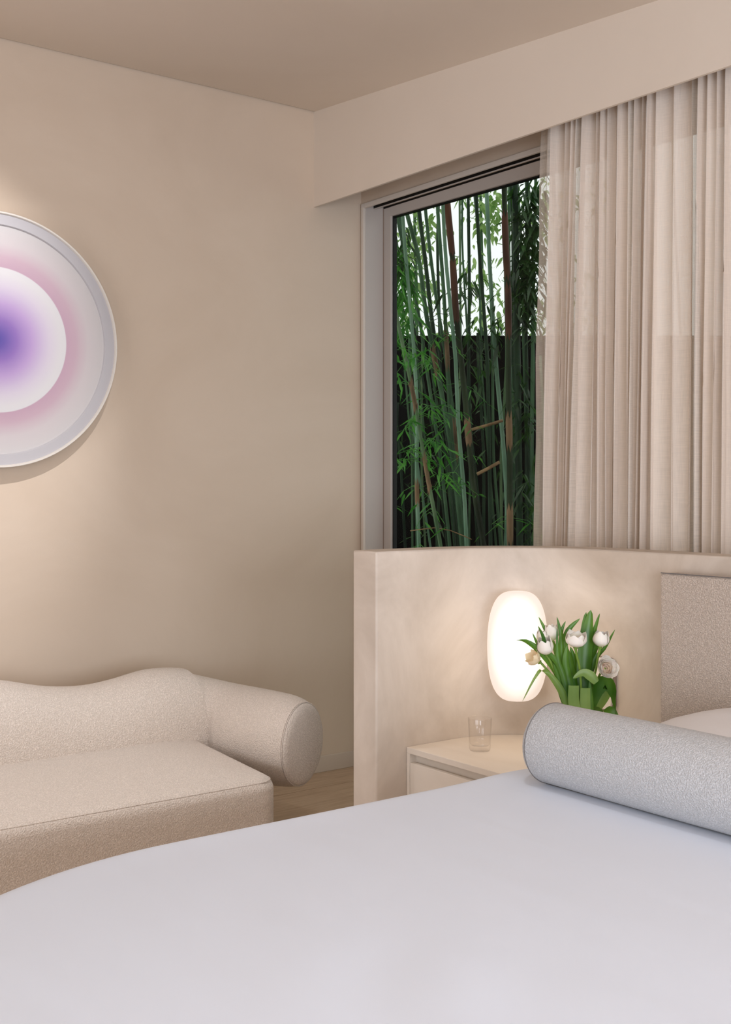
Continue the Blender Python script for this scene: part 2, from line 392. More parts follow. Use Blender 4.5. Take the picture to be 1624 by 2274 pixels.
BOXF = [(0, 3, 2, 1), (4, 5, 6, 7), (0, 1, 5, 4), (1, 2, 6, 5), (2, 3, 7, 6), (3, 0, 4, 7)]
def box_vf(lo, hi):
    (a, b, c), (d, e, f) = lo, hi
    return [(a, b, c), (d, b, c), (d, e, c), (a, e, c), (a, b, f), (d, b, f), (d, e, f), (a, e, f)], BOXF
def merge(parts):
    vs, fs = [], []
    for v, f in parts:
        k = len(vs); vs += list(v); fs += [tuple(i + k for i in q) for q in f]
    return vs, fs
def bevel(o, w, seg=2):
    m = o.modifiers.new('bevel', 'BEVEL'); m.width = w; m.segments = seg; m.limit_method = 'ANGLE'; m.angle_limit = math.radians(35)
    return o
def box(name, lo, hi, mat, parent=None, bev=0.0, origin=None):
    v, f = box_vf(lo, hi)
    o = mesh(name, v, f, mat, parent, origin=origin)
    if bev: bevel(o, bev)
    return o
def loft_vf(rings, cap0=True, cap1=True, closed=True):
    n = len(rings[0]); vs = [v for r in rings for v in r]; fs = []
    for i in range(len(rings) - 1):
        for j in range(n if closed else n - 1):
            a = i * n + j; b = i * n + (j + 1) % n
            fs.append((a, b, b + n, a + n))
    if cap0: fs.append(tuple(reversed(range(n))))
    if cap1: fs.append(tuple(range((len(rings) - 1) * n, len(rings) * n)))
    return vs, fs
def tube_vf(pts, rad, seg=8, cap=True):
    pts = [Vector(p) for p in pts]
    rads = rad if isinstance(rad, (list, tuple)) else [rad] * len(pts)
    rings = []; up = None
    for i, p in enumerate(pts):
        t = (pts[min(i + 1, len(pts) - 1)] - pts[max(i - 1, 0)]).normalized()
        if up is None:
            up = t.orthogonal().normalized()
        up = (up - t * up.dot(t)).normalized(); s = t.cross(up)
        rings.append([tuple(p + (up * math.cos(2 * math.pi * k / seg) + s * math.sin(2 * math.pi * k / seg)) * rads[i]) for k in range(seg)])
    return loft_vf(rings, cap, cap)
def interp(pts, xs, x):
    if x <= xs[0]: return pts[0]
    for i in range(len(xs) - 1):
        if x <= xs[i + 1]:
            t = (x - xs[i]) / (xs[i + 1] - xs[i])
            p0 = pts[max(i - 1, 0)]; p1 = pts[i]; p2 = pts[i + 1]; p3 = pts[min(i + 2, len(pts) - 1)]
            f = lambda a, b, c, d: 0.5 * (2 * b + (c - a) * t + (2 * a - 5 * b + 4 * c - d) * t * t + (-a + 3 * b - 3 * c + d) * t ** 3)
            if isinstance(p1, (int, float)): return f(p0, p1, p2, p3)
            return tuple(f(a, b, c, d) for a, b, c, d in zip(p0, p1, p2, p3))
    return pts[-1]

# ------------------------------------------------------------------ room shell
XR, YR = 7.0, -7.0            # far walls behind the camera
def zc(x): return 3.192 - 0.0745 * x       # the ceiling falls gently towards the right
YW = 0.285                    # window wall plane
# floor: oak planks over a dark sub-floor
fl = struct(box('floor', (-0.02, YR, -0.06), (XR, 0.55, -0.012), M['gasket']), 'pale oak plank floor')
random.seed(4)
xs = [0.0, 0.241]
while xs[-1] < XR: xs.append(min(XR, xs[-1] + 0.46))
for i in range(len(xs) - 1):
    if xs[i + 1] - xs[i] < 0.02: continue
    cuts = [YR] + sorted([YR + 2.2 + random.random() * 0.8, -1.9 - random.random() * 0.6]) + [YW]
    for j in range(len(cuts) - 1):
        o = box('plank', (xs[i] + 0.002, cuts[j] + 0.001, -0.012), (xs[i + 1] - 0.002, cuts[j + 1] - 0.001, 0.0), M['oak'], fl)
# wall with the picture
struct(box('wall_left', (-0.16, YR, 0), (0, 0.44, 3.4), M['wall']), 'limewashed plaster wall behind the sofa')
# window wall: above and right of the opening
WX0, WX1, WZ1 = 0.012, 4.6, 2.755
v, f = merge([box_vf((-0.1, YW, 2.784), (XR, YW + 0.2, 3.4)), box_vf((WX1, YW, 0), (XR, YW + 0.2, WZ1 + 0.02)), box_vf((-0.1, YW, 0), (WX0 - 0.004, 0.44, WZ1 + 0.02))])
struct(mesh('wall_window', v, f, M['wall']), 'plaster wall around the tall window')
# walls behind the camera, each with a wide window opening behind its daylight lamp
v, f = merge([box_vf((XR, YR, 0), (XR + .15, -5.0, 3.0)), box_vf((XR, -1.0, 0), (XR + .15, 0.4, 3.0)), box_vf((XR, -5, 0), (XR + .15, -1, 0.35)), box_vf((XR, -5, 2.55), (XR + .15, -1, 3.0))])
struct(mesh('wall_right', v, f, M['wall']))
v, f = merge([box_vf((-.1, YR - .15, 0), (1.6, YR, 3.4)), box_vf((5.6, YR - .15, 0), (XR, YR, 3.4)), box_vf((1.6, YR - .15, 0), (5.6, YR, 0.35)), box_vf((1.6, YR - .15, 2.55), (5.6, YR, 3.4))])
struct(mesh('wall_rear', v, f, M['wall']))
# added unseen blockers: two shut sky out of these openings, one over the window
struct(box('sky_block_right', (XR + 0.16, -5.1, 0.25), (XR + 0.18, -0.9, 2.65), M['trim']))
struct(box('sky_block_rear', (1.5, YR - 0.18, 0.25), (5.7, YR - 0.16, 2.65), M['trim']))
struct(box('sky_block_over', (-2.5, YW + 0.2, 3.20), (XR, 1.35, 3.32), M['trim']))  # added overhang, unseen, limits the sky light reaching the window
# ceiling slab, held 9 mm off the picture wall (shadow gap)
g = 0.009
v = [(g, YR, zc(g)), (XR, YR, zc(XR)), (XR, 0.6, zc(XR)), (g, 0.6, zc(g)), (g, YR, 3.5), (XR, YR, 3.5), (XR, 0.6, 3.5), (g, 0.6, 3.5)]
struct(mesh('ceiling', v, BOXF, M['ceiling']), 'plain warm plaster ceiling with shadow gap')
# curtain pelmet
PB = 2.732
v = [(0, 0, PB), (5.9, 0, PB), (5.9, 0.012, PB), (0, 0.012, PB), (0, 0, zc(0)), (5.9, 0, zc(5.9)), (5.9, 0.012, zc(5.9)), (0, 0.012, zc(0))]
struct(mesh('trim_1', v, BOXF, M['ceiling']), 'deep plaster pelmet hiding the curtain track')
# baseboard
struct(bevel(box('baseboard_left', (0.0, YR, 0.0), (0.010, YW, 0.078), M['trim']), 0.002), 'low painted baseboard')
struct(box('baseboard_rear', (0.0, YR, 0.0), (XR, YR + 0.010, 0.078), M['trim']))

# headboard partition: free-standing curved low wall
PZ = 1.171
def uwall(inner_r, xin, yin, yend, t, x_right, z0, z1):
    seg = 22; ins, outs = [], []
    c = (xin + inner_r, yin - inner_r)
    ins.append((xin, yend)); outs.append((xin - t, yend))
    for y in (yend + 0.12, ): ins.append((xin, y)); outs.append((xin - t, y))
    for k in range(seg + 1):
        a = math.pi - k / seg * math.pi / 2
        ins.append((c[0] + inner_r * math.cos(a), c[1] + inner_r * math.sin(a)))
        outs.append((c[0] + (inner_r + t) * math.cos(a), c[1] + (inner_r + t) * math.sin(a)))
    ins.append((x_right, yin)); outs.append((x_right, yin + t))
    rings = [[(p[0], p[1], z0), (p[0], p[1], z1), (q[0], q[1], z1), (q[0], q[1], z0)] for p, q in zip(ins, outs)]
    return rings, ins
rings, INNER = uwall(0.36, 1.652, -0.20, -0.885, 0.128, 5.6, 0.0, PZ)
v, f = loft_vf(rings)
f = [tuple(reversed(q)) for q in f]
pw = struct(mesh('wall_headboard', v, f, M['venetian'], smooth=True, sharp=35), 'low curved polished plaster partition behind the bed')
bevel(pw, 0.006, 2)

# window_1: recessed sliding door frame
win = bpy.data.objects.new('window_1', None); COL.objects.link(win); win['kind'] = 'structure'
win['label'] = 'tall sliding window looking onto bamboo'; PLACE['window_1'] = Matrix.Identity(4)
def wbox(name, lo, hi, mat, bev=0.0015, z1b=None):
    """z1b: head members dip slightly towards the right end"""
    return box(name, lo, hi, mat, win, bev)
wbox('bead', (0.012, YW - 0.010, 0), (0.032, YW + 0.004, 2.784), M['frame_bead'])
wbox('bead', (0.032, YW - 0.010, 2.761), (WX1, YW + 0.004, 2.784), M['frame_bead'])
wbox('jamb', (0.012, YW + 0.004, 0), (0.034, YW + 0.115, 2.83), M['frame_metal'])
wbox('jamb', (WX1 - 0.03, YW + 0.004, 0), (WX1, YW + 0.17, 2.83), M['frame_metal'])
wbox('head_track', (0.034, YW + 0.004, 2.815), (WX1 - 0.03, YW + 0.17, 2.83), M['gasket'], 0)
wbox('head_track', (0.034, YW + 0.052, 2.7675), (WX1 - 0.03, YW + 0.058, 2.815), M['gasket'], 0)
wbox('head_track', (0.034, YW + 0.1155, 2.775), (WX1 - 0.03, YW + 0.15, 2.815), M['gasket'], 0)
wbox('track_rail', (0.034, YW + 0.053, 2.7625), (WX1 - 0.03, YW + 0.056, 2.7675), M['frame_metal'], 0)
wbox('sill_track', (0.034, YW + 0.004, 0.0), (WX1 - 0.03, YW + 0.17, 0.02), M['frame_metal'])
SY = YW + 0.115
def sash(x0, x1):
    s = 0.056
    o = wbox('sash', (x0, SY, 0.02), (x0 + s, SY + 0.04, 2.774), M['frame_metal'])
    wbox('sash', (x1 - s, SY, 0.02), (x1, SY + 0.04, 2.774), M['frame_metal'])
    # rails; the head rail's lower edge runs very slightly out of level
    v, f = box_vf((x0 + s, SY, 2.712), (x1 - s, SY + 0.04, 2.774))
    zl = lambda x: 2.728 - 0.0115 * (x - 0.09)
    v = [(a, b, (zl(a) if c < 2.72 else c + (0 if True else 0))) for a, b, c in v]
    mesh('sash_rail', v, f, M['frame_metal'], win)
    wbox('sash_rail', (x0 + s, SY, 0.02), (x1 - s, SY + 0.04, 0.10), M['frame_metal'])
    gk = 0.007
    wbox('gasket', (x0 + s, SY + 0.012, 0.10), (x0 + s + gk, SY + 0.034, 2.722), M['gasket'], 0)
    wbox('gasket', (x1 - s - gk, SY + 0.012, 0.10), (x1 - s, SY + 0.034, 2.722), M['gasket'], 0)
    v, f = box_vf((x0 + s, SY + 0.012, 2.70), (x1 - s, SY + 0.034, 2.73))
    v = [(a, b, (zl(a) - 0.006 if c < 2.72 else zl(a))) for a, b, c in v]
    mesh('gasket', v, f, M['gasket'], win)
    wbox('glass_pane', (x0 + s, SY + 0.018, 0.10), (x1 - s, SY + 0.026, 2.72), M['pane'], 0)
sash(0.036, 1.56)
sash(1.56, 3.08)
sash(3.08, 4.56)
# flush lining strip between jamb and sash
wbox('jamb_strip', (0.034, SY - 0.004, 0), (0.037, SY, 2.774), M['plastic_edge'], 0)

# ------------------------------------------------------------------ curtain
random.seed(11)
def build_curtain():
    top = list(FOLD_TOP); low = list(FOLD_LOW)
    while top[-1] < 4.7:
        w = random.choice([0.035, 0.04, 0.05, 0.06, 0.075]); top.append(top[-1] + w); low.append(top[-1] + random.uniform(-0.02, 0.02))
    n = len(top); ZT, ZL, ZB = 2.86, 1.17, 0.03
    zs = [ZT - (ZT - ZB) * k / 26 for k in range(27)]
    S = 10
    prm = [(random.uniform(1.1, 2.1), random.choice([0.014, 0.020, 0.026, 0.042]), random.uniform(-0.010, 0.010)) for _ in range(n)]
    prm[0] = (0.0, 0.006, 0.03)
    verts, uvs = [], []
    cols = (n - 1) * S + 1
    for z in zs:
        t = (ZT - z) / (ZT - ZL)
        te = min(1.25, t)
        edges = [a + (b - a) * te for a, b in zip(top, low)]
        for c in range(cols):
            i = min(c // S, n - 2); u = (c - i * S) / S
            k, A, off = prm[i]
            w = edges[i + 1] - edges[i]
            grow = 0.55 + 0.45 * min(1, t * 1.4)
            s2 = math.sin(2 * math.pi * u)
            x = edges[i] + w * (u - k * 0.95 * grow * s2 / (2 * math.pi))
            nb = prm[min(i + 1, n - 1)]
            offi = off * (1 - u) + nb[2] * u
            Ai = A * (1 - u) + nb[1] * u if i > 0 else A
            y = 0.145 + offi - Ai * grow * math.cos(2 * math.pi * u)
            if i == 0: y = 0.150 + 0.004 * math.sin(9 * z) - 0.05 * u ** 3
            y += 0.004 * math.sin(2.3 * z + i * 1.7)
            verts.append((x, y, z)); uvs.append((c * 0.012, z))
    faces = []
    for r in range(len(zs) - 1):
        for c in range(cols - 1):
            a = r * cols + c
            faces.append((a, a + 1, a + 1 + cols, a + cols))
    root = thing('curtain', 'floor-length sheer linen curtain in soft vertical folds, hung over the right of the window', 'curtain', (1.38, 0.145, 0.03))
    cp = mesh('curtain_panel', verts, faces, M['sheer'], root, smooth=True, uvs=uvs)
    cp.data.materials.append(M['sheer_hem']); cp.data.materials.append(M['sheer_mid'])
    for k, q in enumerate(faces):
        b_ = (q[0] % cols) // S
        if b_ == 0: cp.data.polygons[k].material_index = 1
        elif b_ in (4, 11, 17, 22): cp.data.polygons[k].material_index = 2
    box('curtain_track', (1.0, 0.128, 2.862), (4.75, 0.162, 2.880), M['frame_metal'], root)
    return root
build_curtain()

# ------------------------------------------------------------------ picture
AC = Vector((0.0, -1.567, 1.968))
def disc_ring(prof, n=120):
    """revolve (x depth, radius) profile about the picture's axis"""
    rings = []
    for d, r in prof:
        rings.append([(AC.x + d, AC.y + r * math.cos(2 * math.pi * k / n), AC.z + r * math.sin(2 * math.pi * k / n)) for k in range(n)])
    return rings
pic = thing('round_picture', 'large round white-framed print with a violet centre and rose halo on the left wall', 'artwork', (0.0, AC.y, AC.z))
v, f = loft_vf(disc_ring([(0.018, 0.440), (0.018, 0.506), (0.070, 0.511), (0.074, 0.509), (0.074, 0.503), (0.070, 0.501), (0.063, 0.500)]), False, False)
mesh('frame', v, f, M['frame_white'], pic, smooth=True, sharp=30)
v, f = loft_vf(disc_ring([(0.064, 0.501), (0.066, 0.460), (0.062, 0.457), (0.056, 0.456)]), False, False)
mesh('mount_ring', v, f, M['mat_ring'], pic, smooth=True, sharp=30)
v, f = loft_vf(disc_ring([(0.057, 0.4575), (0.057, 0.29), (0.057, 0.1), (0.057, 0.002)]), False, True)
o = mesh('print', v, f, M['print'], pic, smooth=False)
v, f = loft_vf(disc_ring([(0.0, 0.40), (0.018, 0.44), (0.018, 0.30), (0.0, 0.30)]), False, False)
mesh('wall_batten', v, f, M['frame_white'], pic)
# the print's texture is centred on its own plane
for vv in o.data.vertices: vv.co.x -= 0.057
o.location.x = 0.057

# ------------------------------------------------------------------ sofa
random.seed(2)
sofa = thing('sofa', 'low cream boucle sofa with wavy back and rolled arm against the left wall', 'sofa', (0.8, -2.05, 0.0))
YM = -2.05
TY = [-0.70, -0.80, -0.90, -1.00, -1.10, -1.22, -1.35, -1.50, -1.68, -1.86, -2.05]
TZ = [0.600, 0.618, 0.640, 0.653, 0.652, 0.630, 0.617, 0.630, 0.672, 0.697, 0.703]
def top_z(y):
    y = y if y > YM else 2 * YM - y
    k = sorted(zip(TY, TZ)); return interp([b for a, b in k], [a for a, b in k], y)
def sell(th, e=0.8):
    c, s = math.cos(th), math.sin(th)
    return (math.copysign(abs(c) ** e, c), math.copysign(abs(s) ** e, s))
NS = 40
def section(pos, nrm, hw, hz, e=0.86):
    nx, ny = nrm; l = math.hypot(nx, ny); sx, sy = ny / l, -nx / l
    r = []
    for k in range(NS):
        a, b = sell(2 * math.pi * k / NS, e)
        r.append((pos[0] + sx * a * hw, pos[1] + sy * a * hw, pos[2] + b * hz))
    return r
rings = []
y = 2 * YM + 0.93
ys = [y + (-0.93 - y) * k / 60 for k in range(61)]
for y in ys:
    t = top_z(y); zb = 0.10
    rings.append(section((0.425, y, (t + zb) / 2), (0, 1), 0.205, (t - zb) / 2))
# seam: back piece stops here
v, f = loft_vf(rings)
mesh('back', v, f, M['sofa'], sofa, smooth=True, sharp=60)
KEYS = [((0.425, -0.930, 0.366), (0.0, 1.0), 0.205, 0.266, 0.86),
        ((0.470, -0.850, 0.370), (0.42, 0.91), 0.202, 0.236, 0.90),
        ((0.585, -0.790, 0.392), (0.80, 0.60), 0.190, 0.196, 0.95),
        ((0.760, -0.772, 0.412), (0.97, 0.24), 0.178, 0.178, 1.0),
        ((0.960, -0.785, 0.428), (0.97, 0.24), 0.168, 0.170, 1.0),
        ((1.090, -0.800, 0.439), (0.88, 0.47), 0.158, 0.152, 1.0)]
def arm(flip):
    mir = (lambda p: (p[0], 2 * YM - p[1], p[2])) if flip else (lambda p: p)
    rings = []
    flat = [k[0] + k[1] + (k[2], k[3], k[4]) for k in KEYS]
    for i in range(41):
        q = interp(flat, list(range(len(flat))), i / 40 * (len(flat) - 1))
        rings.append([mir(p) for p in section(q[0:3], q[3:5], q[5], q[6], q[7])])
    v, f = loft_vf(rings)
    a = mesh('arm', v, f, M['sofa'], sofa, smooth=True, sharp=60)
    k = KEYS[-1]; n = Vector((k[1][0], k[1][1], 0)).normalized()
    er = []
    for off, s in ((-0.004, 0.985), (0.006, 0.975), (0.013, 0.93), (0.019, 0.80), (0.023, 0.55), (0.025, 0.25), (0.0255, 0.03)):
        er.append([mir(tuple(Vector(p) + n * off)) for p in section(k[0], k[1], k[2] * s, k[3] * s, 1.0)])
    v, f = loft_vf(er)
    mesh('end_panel', v, f, M['sofa'], a, smooth=True, sharp=60)
    ring = [Vector(mir(tuple(Vector(p) + n * 0.004))) for p in section(k[0], k[1], k[2] * 0.992, k[3] * 0.992, 1.0)]
    v, f = tube_vf(ring + [ring[0]], 0.0020, 6, False)
    mesh('piping', v, f, M['sofa'], a, smooth=True)
arm(False); arm(True)
def rrect_path(x0, x1, y0, y1, rr, seg=10):
    """rr: radii at (x0,y0),(x1,y0),(x1,y1),(x0,y1), counter-clockwise"""
    pts = []
    for (cx, cy, r, a0) in ((x0 + rr[0], y0 + rr[0], rr[0], 180), (x1 - rr[1], y0 + rr[1], rr[1], 270), (x1 - rr[2], y1 - rr[2], rr[2], 0), (x0 + rr[3], y1 - rr[3], rr[3], 90)):
        for k in range(seg + 1):
            a = math.radians(a0 + 90 * k / seg); pts.append((cx + r * math.cos(a), cy + r * math.sin(a)))
    return pts
def pad(x0, x1, y0, y1, rr, z0, z1, r, crown=0.0, seg=10):
    """upholstered block with a rounded top edge"""
    path = rrect_path(x0, x1, y0, y1, rr, seg)
    cx, cy = (x0 + x1) / 2, (y0 + y1) / 2; hx, hy = (x1 - x0) / 2, (y1 - y0) / 2
    hm = min(hx, hy)
    def med(p):
        return (min(max(p[0], x0 + hm), x1 - hm), min(max(p[1], y0 + hm), y1 - hm))
    rings = []
    def ring(inset, z):
        out = []
        for p in path:
            m = med(p); t = inset / hm
            out.append((p[0] + (m[0] - p[0]) * t, p[1] + (m[1] - p[1]) * t, z))
        return out
    rings.append(ring(0.012, z0)); rings.append(ring(0.0, z0 + 0.015))
    for k in range(1, 5): rings.append(ring(0, z0 + 0.015 + (z1 - r - z0 - 0.015) * k / 5))
    for k in range(0, 9):
        a = k / 8 * math.pi / 2; rings.append(ring(r * (1 - math.cos(a)), z1 - r + r * math.sin(a)))
    for k in range(1, 14):
        s = r + (hm * 0.985 - r) * k / 13; rings.append(ring(s, z1 + crown * math.sin(min(1, k / 9) * math.pi / 2)))
    return loft_vf(rings)
def splay(p):
    """the seat's ends splay back from the front corners"""
    k = 0.17 * max(0.0, p[0] - 0.75)
    a = min(1, max(0, (p[1] + 1.7) / 0.7)); b = min(1, max(0, (2 * YM + 1.7 - p[1]) / 0.7))
    return (p[0], p[1] - k * a + k * b, p[2])
v, f = pad(0.42, 1.320, 2 * YM + 0.945, -0.945, (0.06, 0.07, 0.07, 0.06), 0.015, 0.400, 0.045, 0.012)
v = [splay(p) for p in v]
seat = mesh('seat', v, f, M['sofa'], sofa, smooth=True, sharp=60)
pth = [splay((x, y, 0.3865)) for x, y in rrect_path(0.44, 1.3075, 2 * YM + 0.9575, -0.9575, (0.06, 0.058, 0.058, 0.06))]
v, f = tube_vf(pth + [pth[0]], 0.0016, 5, False)
mesh('seat_seam', v, f, M['sofa'], seat, smooth=True)

# ------------------------------------------------------------------ bed
bed = thing('bed', 'wide upholstered bed with tall textured headboard against the low plaster wall', 'bed', (3.36, -1.45, 0.0))
BX0, BX1, BY0, BY1 = 2.322, 4.345, -2.94, -0.31
v, f = pad(BX0 + 0.05, BX1 - 0.05, BY0 + 0.06, BY1, (0.9, 0.9, 0.04, 0.04), 0.02, 0.30, 0.03)
mesh('bed_base', v, f, M['headboard'], bed, smooth=True, sharp=60)
v, f = pad(BX0 + 0.03, BX1 - 0.03, BY0 + 0.03, BY1, (0.92, 0.92, 0.05, 0.05), 0.305, 0.575, 0.05)
mesh('mattress', v, f, M['mattress'], bed, smooth=True, sharp=60)
hb = box('headboard', (2.310, -0.285, 0.0), (4.40, -0.206, 1.114), M['headboard'], bed)
bevel(hb, 0.010, 3)
v, f = tube_vf([(2.316, -0.285, 1.1155), (4.394, -0.285, 1.1155)], 0.0018, 6)
mesh('top_piping', v, f, M['piping'], bed)
# coverlet draped over mattress
def coverlet():
    path = rrect_path(BX0, BX1, BY0, BY1, (0.95, 0.95, 0.06, 0.06), 40)
    # densify the straight runs
    dense = []
    for i, p in enumerate(path):
        q = path[(i + 1) % len(path)]; L = math.hypot(q[0] - p[0], q[1] - p[1]); n = max(1, round(L / 0.0293))
        for k in range(n): dense.append((p[0] + (q[0] - p[0]) * k / n, p[1] + (q[1] - p[1]) * k / n))
    hm = (BX1 - BX0) / 2
    def med(p): return ((BX0 + BX1) / 2, min(max(p[1], BY0 + hm), BY1 - hm))
    def ring(inset, z):
        out = []
        for p in dense:
            m = med(p); t = inset / hm
            x, y = p[0] + (m[0] - p[0]) * t, p[1] + (m[1] - p[1]) * t
            w = 0.0
            if z > 0.55:
                w = 0.0045 * noise.noise(Vector((x * 1.3 + 3, y * 1.3, 0.3))) * min(1, inset / 0.1)
                # soft lifted hem near the bolster
                w += 0.006 * math.exp(-((x - BX0 - 0.05) / 0.06) ** 2 - ((y + 0.98) / 0.13) ** 2)
                # faint pull folds running over the bed
                s = (x - 3.2) * 0.55 + (y + 2.0) * 0.83
                w += 0.0045 * math.sin(26 * s + 2.5 * noise.noise(Vector((x * 2, y * 2, 5)))) * math.exp(-((x - 3.25) / 0.35) ** 2 - ((y + 2.05) / 0.22) ** 2)
            out.append((x, y, z + w))
        return out
    R = 0.05; ZT = 0.606
    rings = [ring(0.004, 0.24), ring(0.0, 0.245), ring(-0.002, 0.36), ring(-0.001, 0.46)]
    for k in range(0, 9):
        a = k / 8 * math.pi / 2; rings.append(ring(R * (1 - math.cos(a)), ZT - R + R * math.sin(a)))
    for k in range(1, 46): rings.append(ring(R + (hm - R) * k / 45, ZT))
    v, f = loft_vf(rings, False, False)
    o = mesh('coverlet', v, f, M['duvet'], None, smooth=True, sharp=50, origin=(3.345, -1.45, 0.6))
    bm = bmesh.new(); bm.from_mesh(o.data); bmesh.ops.remove_doubles(bm, verts=bm.verts, dist=0.004); bm.to_mesh(o.data); bm.free()
    s = o.modifiers.new('solid', 'SOLIDIFY'); s.thickness = 0.012; s.offset = -1
    tag(o, 'smooth white cotton cover drawn tight over the whole bed', 'bedding')
coverlet()
# bolster
def bolster():
    R, yc, zc_ = 0.1045, -0.951, 0.710
    root = thing('bolster', 'long light grey boucle bolster cushion lying across the bed', 'cushion', (3.2, yc, 0.6))
    x0, x1 = 2.500, 4.18
    prof = [(x0 - 0.046, 0.004), (x0 - 0.045, 0.035), (x0 - 0.039, 0.062), (x0 - 0.028, 0.084), (x0 - 0.014, 0.098), (x0 - 0.003, R - 0.0012)]
    for k in range(25):
        x = x0 + (x1 - x0) * k / 24; prof.append((x, R * (1 + 0.006 * math.sin(7 * x))))
    prof += [(x1 + 0.002, R - 0.004), (x1 + 0.013, 0.088), (x1 + 0.0235, 0.035), (x1 + 0.024, 0.004)]
    rings = [[(x, yc + r * math.cos(2 * math.pi * k / 48), zc_ + r * math.sin(2 * math.pi * k / 48)) for k in range(48)] for x, r in prof]
    v, f = loft_vf(rings)
    b = mesh('cushion_body', v, f, M['bolster'], root, smooth=True, sharp=60)
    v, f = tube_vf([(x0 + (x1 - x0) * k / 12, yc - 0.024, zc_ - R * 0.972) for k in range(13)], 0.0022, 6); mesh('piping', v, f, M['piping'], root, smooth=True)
    for x in (x0 - 0.001, x1 + 0.001):
        ring = [(x, yc + (R - 0.0005) * math.cos(2 * math.pi * k / 64), zc_ + (R - 0.0005) * math.sin(2 * math.pi * k / 64)) for k in range(65)]
        v, f = tube_vf(ring, 0.0016, 6, False); mesh('piping', v, f, M['piping'], root, smooth=True)
bolster()
# pillow
def pillow(x, y, z, hx, hy, hz):
    nu, nv = 40, 24; rings = []
    for j in range(nv + 1):
        ph = -math.pi / 2 + math.pi * j / nv
        cz = math.sin(ph); cr = max(math.cos(ph), 0.0) ** 0.42
        r = []
        for i in range(nu):
            a, b = sell(2 * math.pi * i / nu, 0.45)
            pin = 1 - 0.05 * abs(math.sin(2 * (2 * math.pi * i / nu))) * 0
            r.append((x + hx * a * max(cr, 0.02) * pin, y + hy * b * max(cr, 0.02) * pin, z + hz * cz * (1 - 0.12 * a * a * b * b)))
        rings.append(r)
    v, f = loft_vf(rings)
    o = mesh('pillow', v, f, M['pillow'], None, smooth=True, sharp=70, origin=(x, y, z))
    tag(o, 'white pillow lying behind the grey bolster, against the headboard', 'pillow')
pillow(3.04, -0.57, 0.700, 0.44, 0.24, 0.097)

# ------------------------------------------------------------------ bedside table
tab = thing('bedside_table', 'pale built-in bedside table with a finger-pull drawer, fitted into the curved wall', 'table', (1.98, -0.5, 0.0))
TX1, TYF, TT = 2.288, -0.760, 0.523
inset = []
for p in INNER:
    if p[1] >= TYF + 0.01 and p[0] <= TX1: inset.append(p)
G = 0.0015
outline = [(1.652 + G, TYF)] + [(p[0] + G * 0.8, p[1] - G * 0.8) for p in inset if p[1] > TYF + 0.02] + [(TX1, -0.20 - G), (TX1, TYF)]
def slab(name, outl, z0, z1, mat, parent, bev=0.0):
    n = len(outl)
    v = [(x, y, z0) for x, y in outl] + [(x, y, z1) for x, y in outl]
    f = [tuple(range(n)), tuple(reversed(range(n, 2 * n)))] + [(i, i + n, (i + 1) % n + n, (i + 1) % n) for i in range(n)]
    o = mesh(name, v, f, mat, parent)
    if bev: bevel(o, bev)
    return o
slab('table_top', outline, TT - 0.020, TT, M['table'], tab, 0.0015)
box('side_panel', (1.652 + G, TYF, 0.0), (1.668, -0.57, TT - 0.0201), M['table'], tab, 0.001)
box('side_panel', (TX1 - 0.016, TYF, 0.0), (TX1, -0.21, TT - 0.0201), M['table'], tab, 0.001)
box('recess_back', (1.668, TYF + 0.03, 0.30), (TX1 - 0.016, TYF + 0.05, TT - 0.0201), M['table'], tab)
dr = box('drawer_front', (1.670, TYF + 0.001, 0.262), (TX1 - 0.018, TYF + 0.020, 0.474), M['table'], tab, 0.001)
box('drawer_lip', (1.670, TYF + 0.0202, 0.455), (TX1 - 0.018, TYF + 0.029, 0.462), M['table'], dr)
dr = box('drawer_front', (1.670, TYF + 0.001, 0.05), (TX1 - 0.018, TYF + 0.020, 0.257), M['table'], tab, 0.001)
# tumbler
def tumbler():
    cx, cy, z0 = 1.835, -0.600, TT + 0.0005
    prof = [(0.001, 0.0), (0.0315, 0.0), (0.034, 0.004), (0.0345, 0.014), (0.0355, 0.03), (0.039, 0.104), (0.0385, 0.1055), (0.0372, 0.104), (0.0335, 0.034), (0.0325, 0.022), (0.028, 0.017), (0.001, 0.016)]
    n = 48
    rings = []
    for r, z in prof:
        rings.append([(cx + r * (1 + (0.006 if (k % 2 and 0.003 < z < 0.1) else 0)) * math.cos(2 * math.pi * k / n), cy + r * (1 + (0.006 if (k % 2 and 0.003 < z < 0.1) else 0)) * math.sin(2 * math.pi * k / n), z0 + z) for k in range(n)])
    v, f = loft_vf(rings)
    f = [tuple(reversed(q)) for q in f]
    o = mesh('glass_tumbler', v, f, M['tumbler'], None, smooth=True, sharp=60, origin=(cx, cy, z0))
    tag(o, 'clear fluted water glass standing on the bedside table', 'glass')
    bm = bmesh.new(); bm.from_mesh(o.data); bmesh.ops.recalc_face_normals(bm, faces=bm.faces); bm.to_mesh(o.data); bm.free()
tumbler()
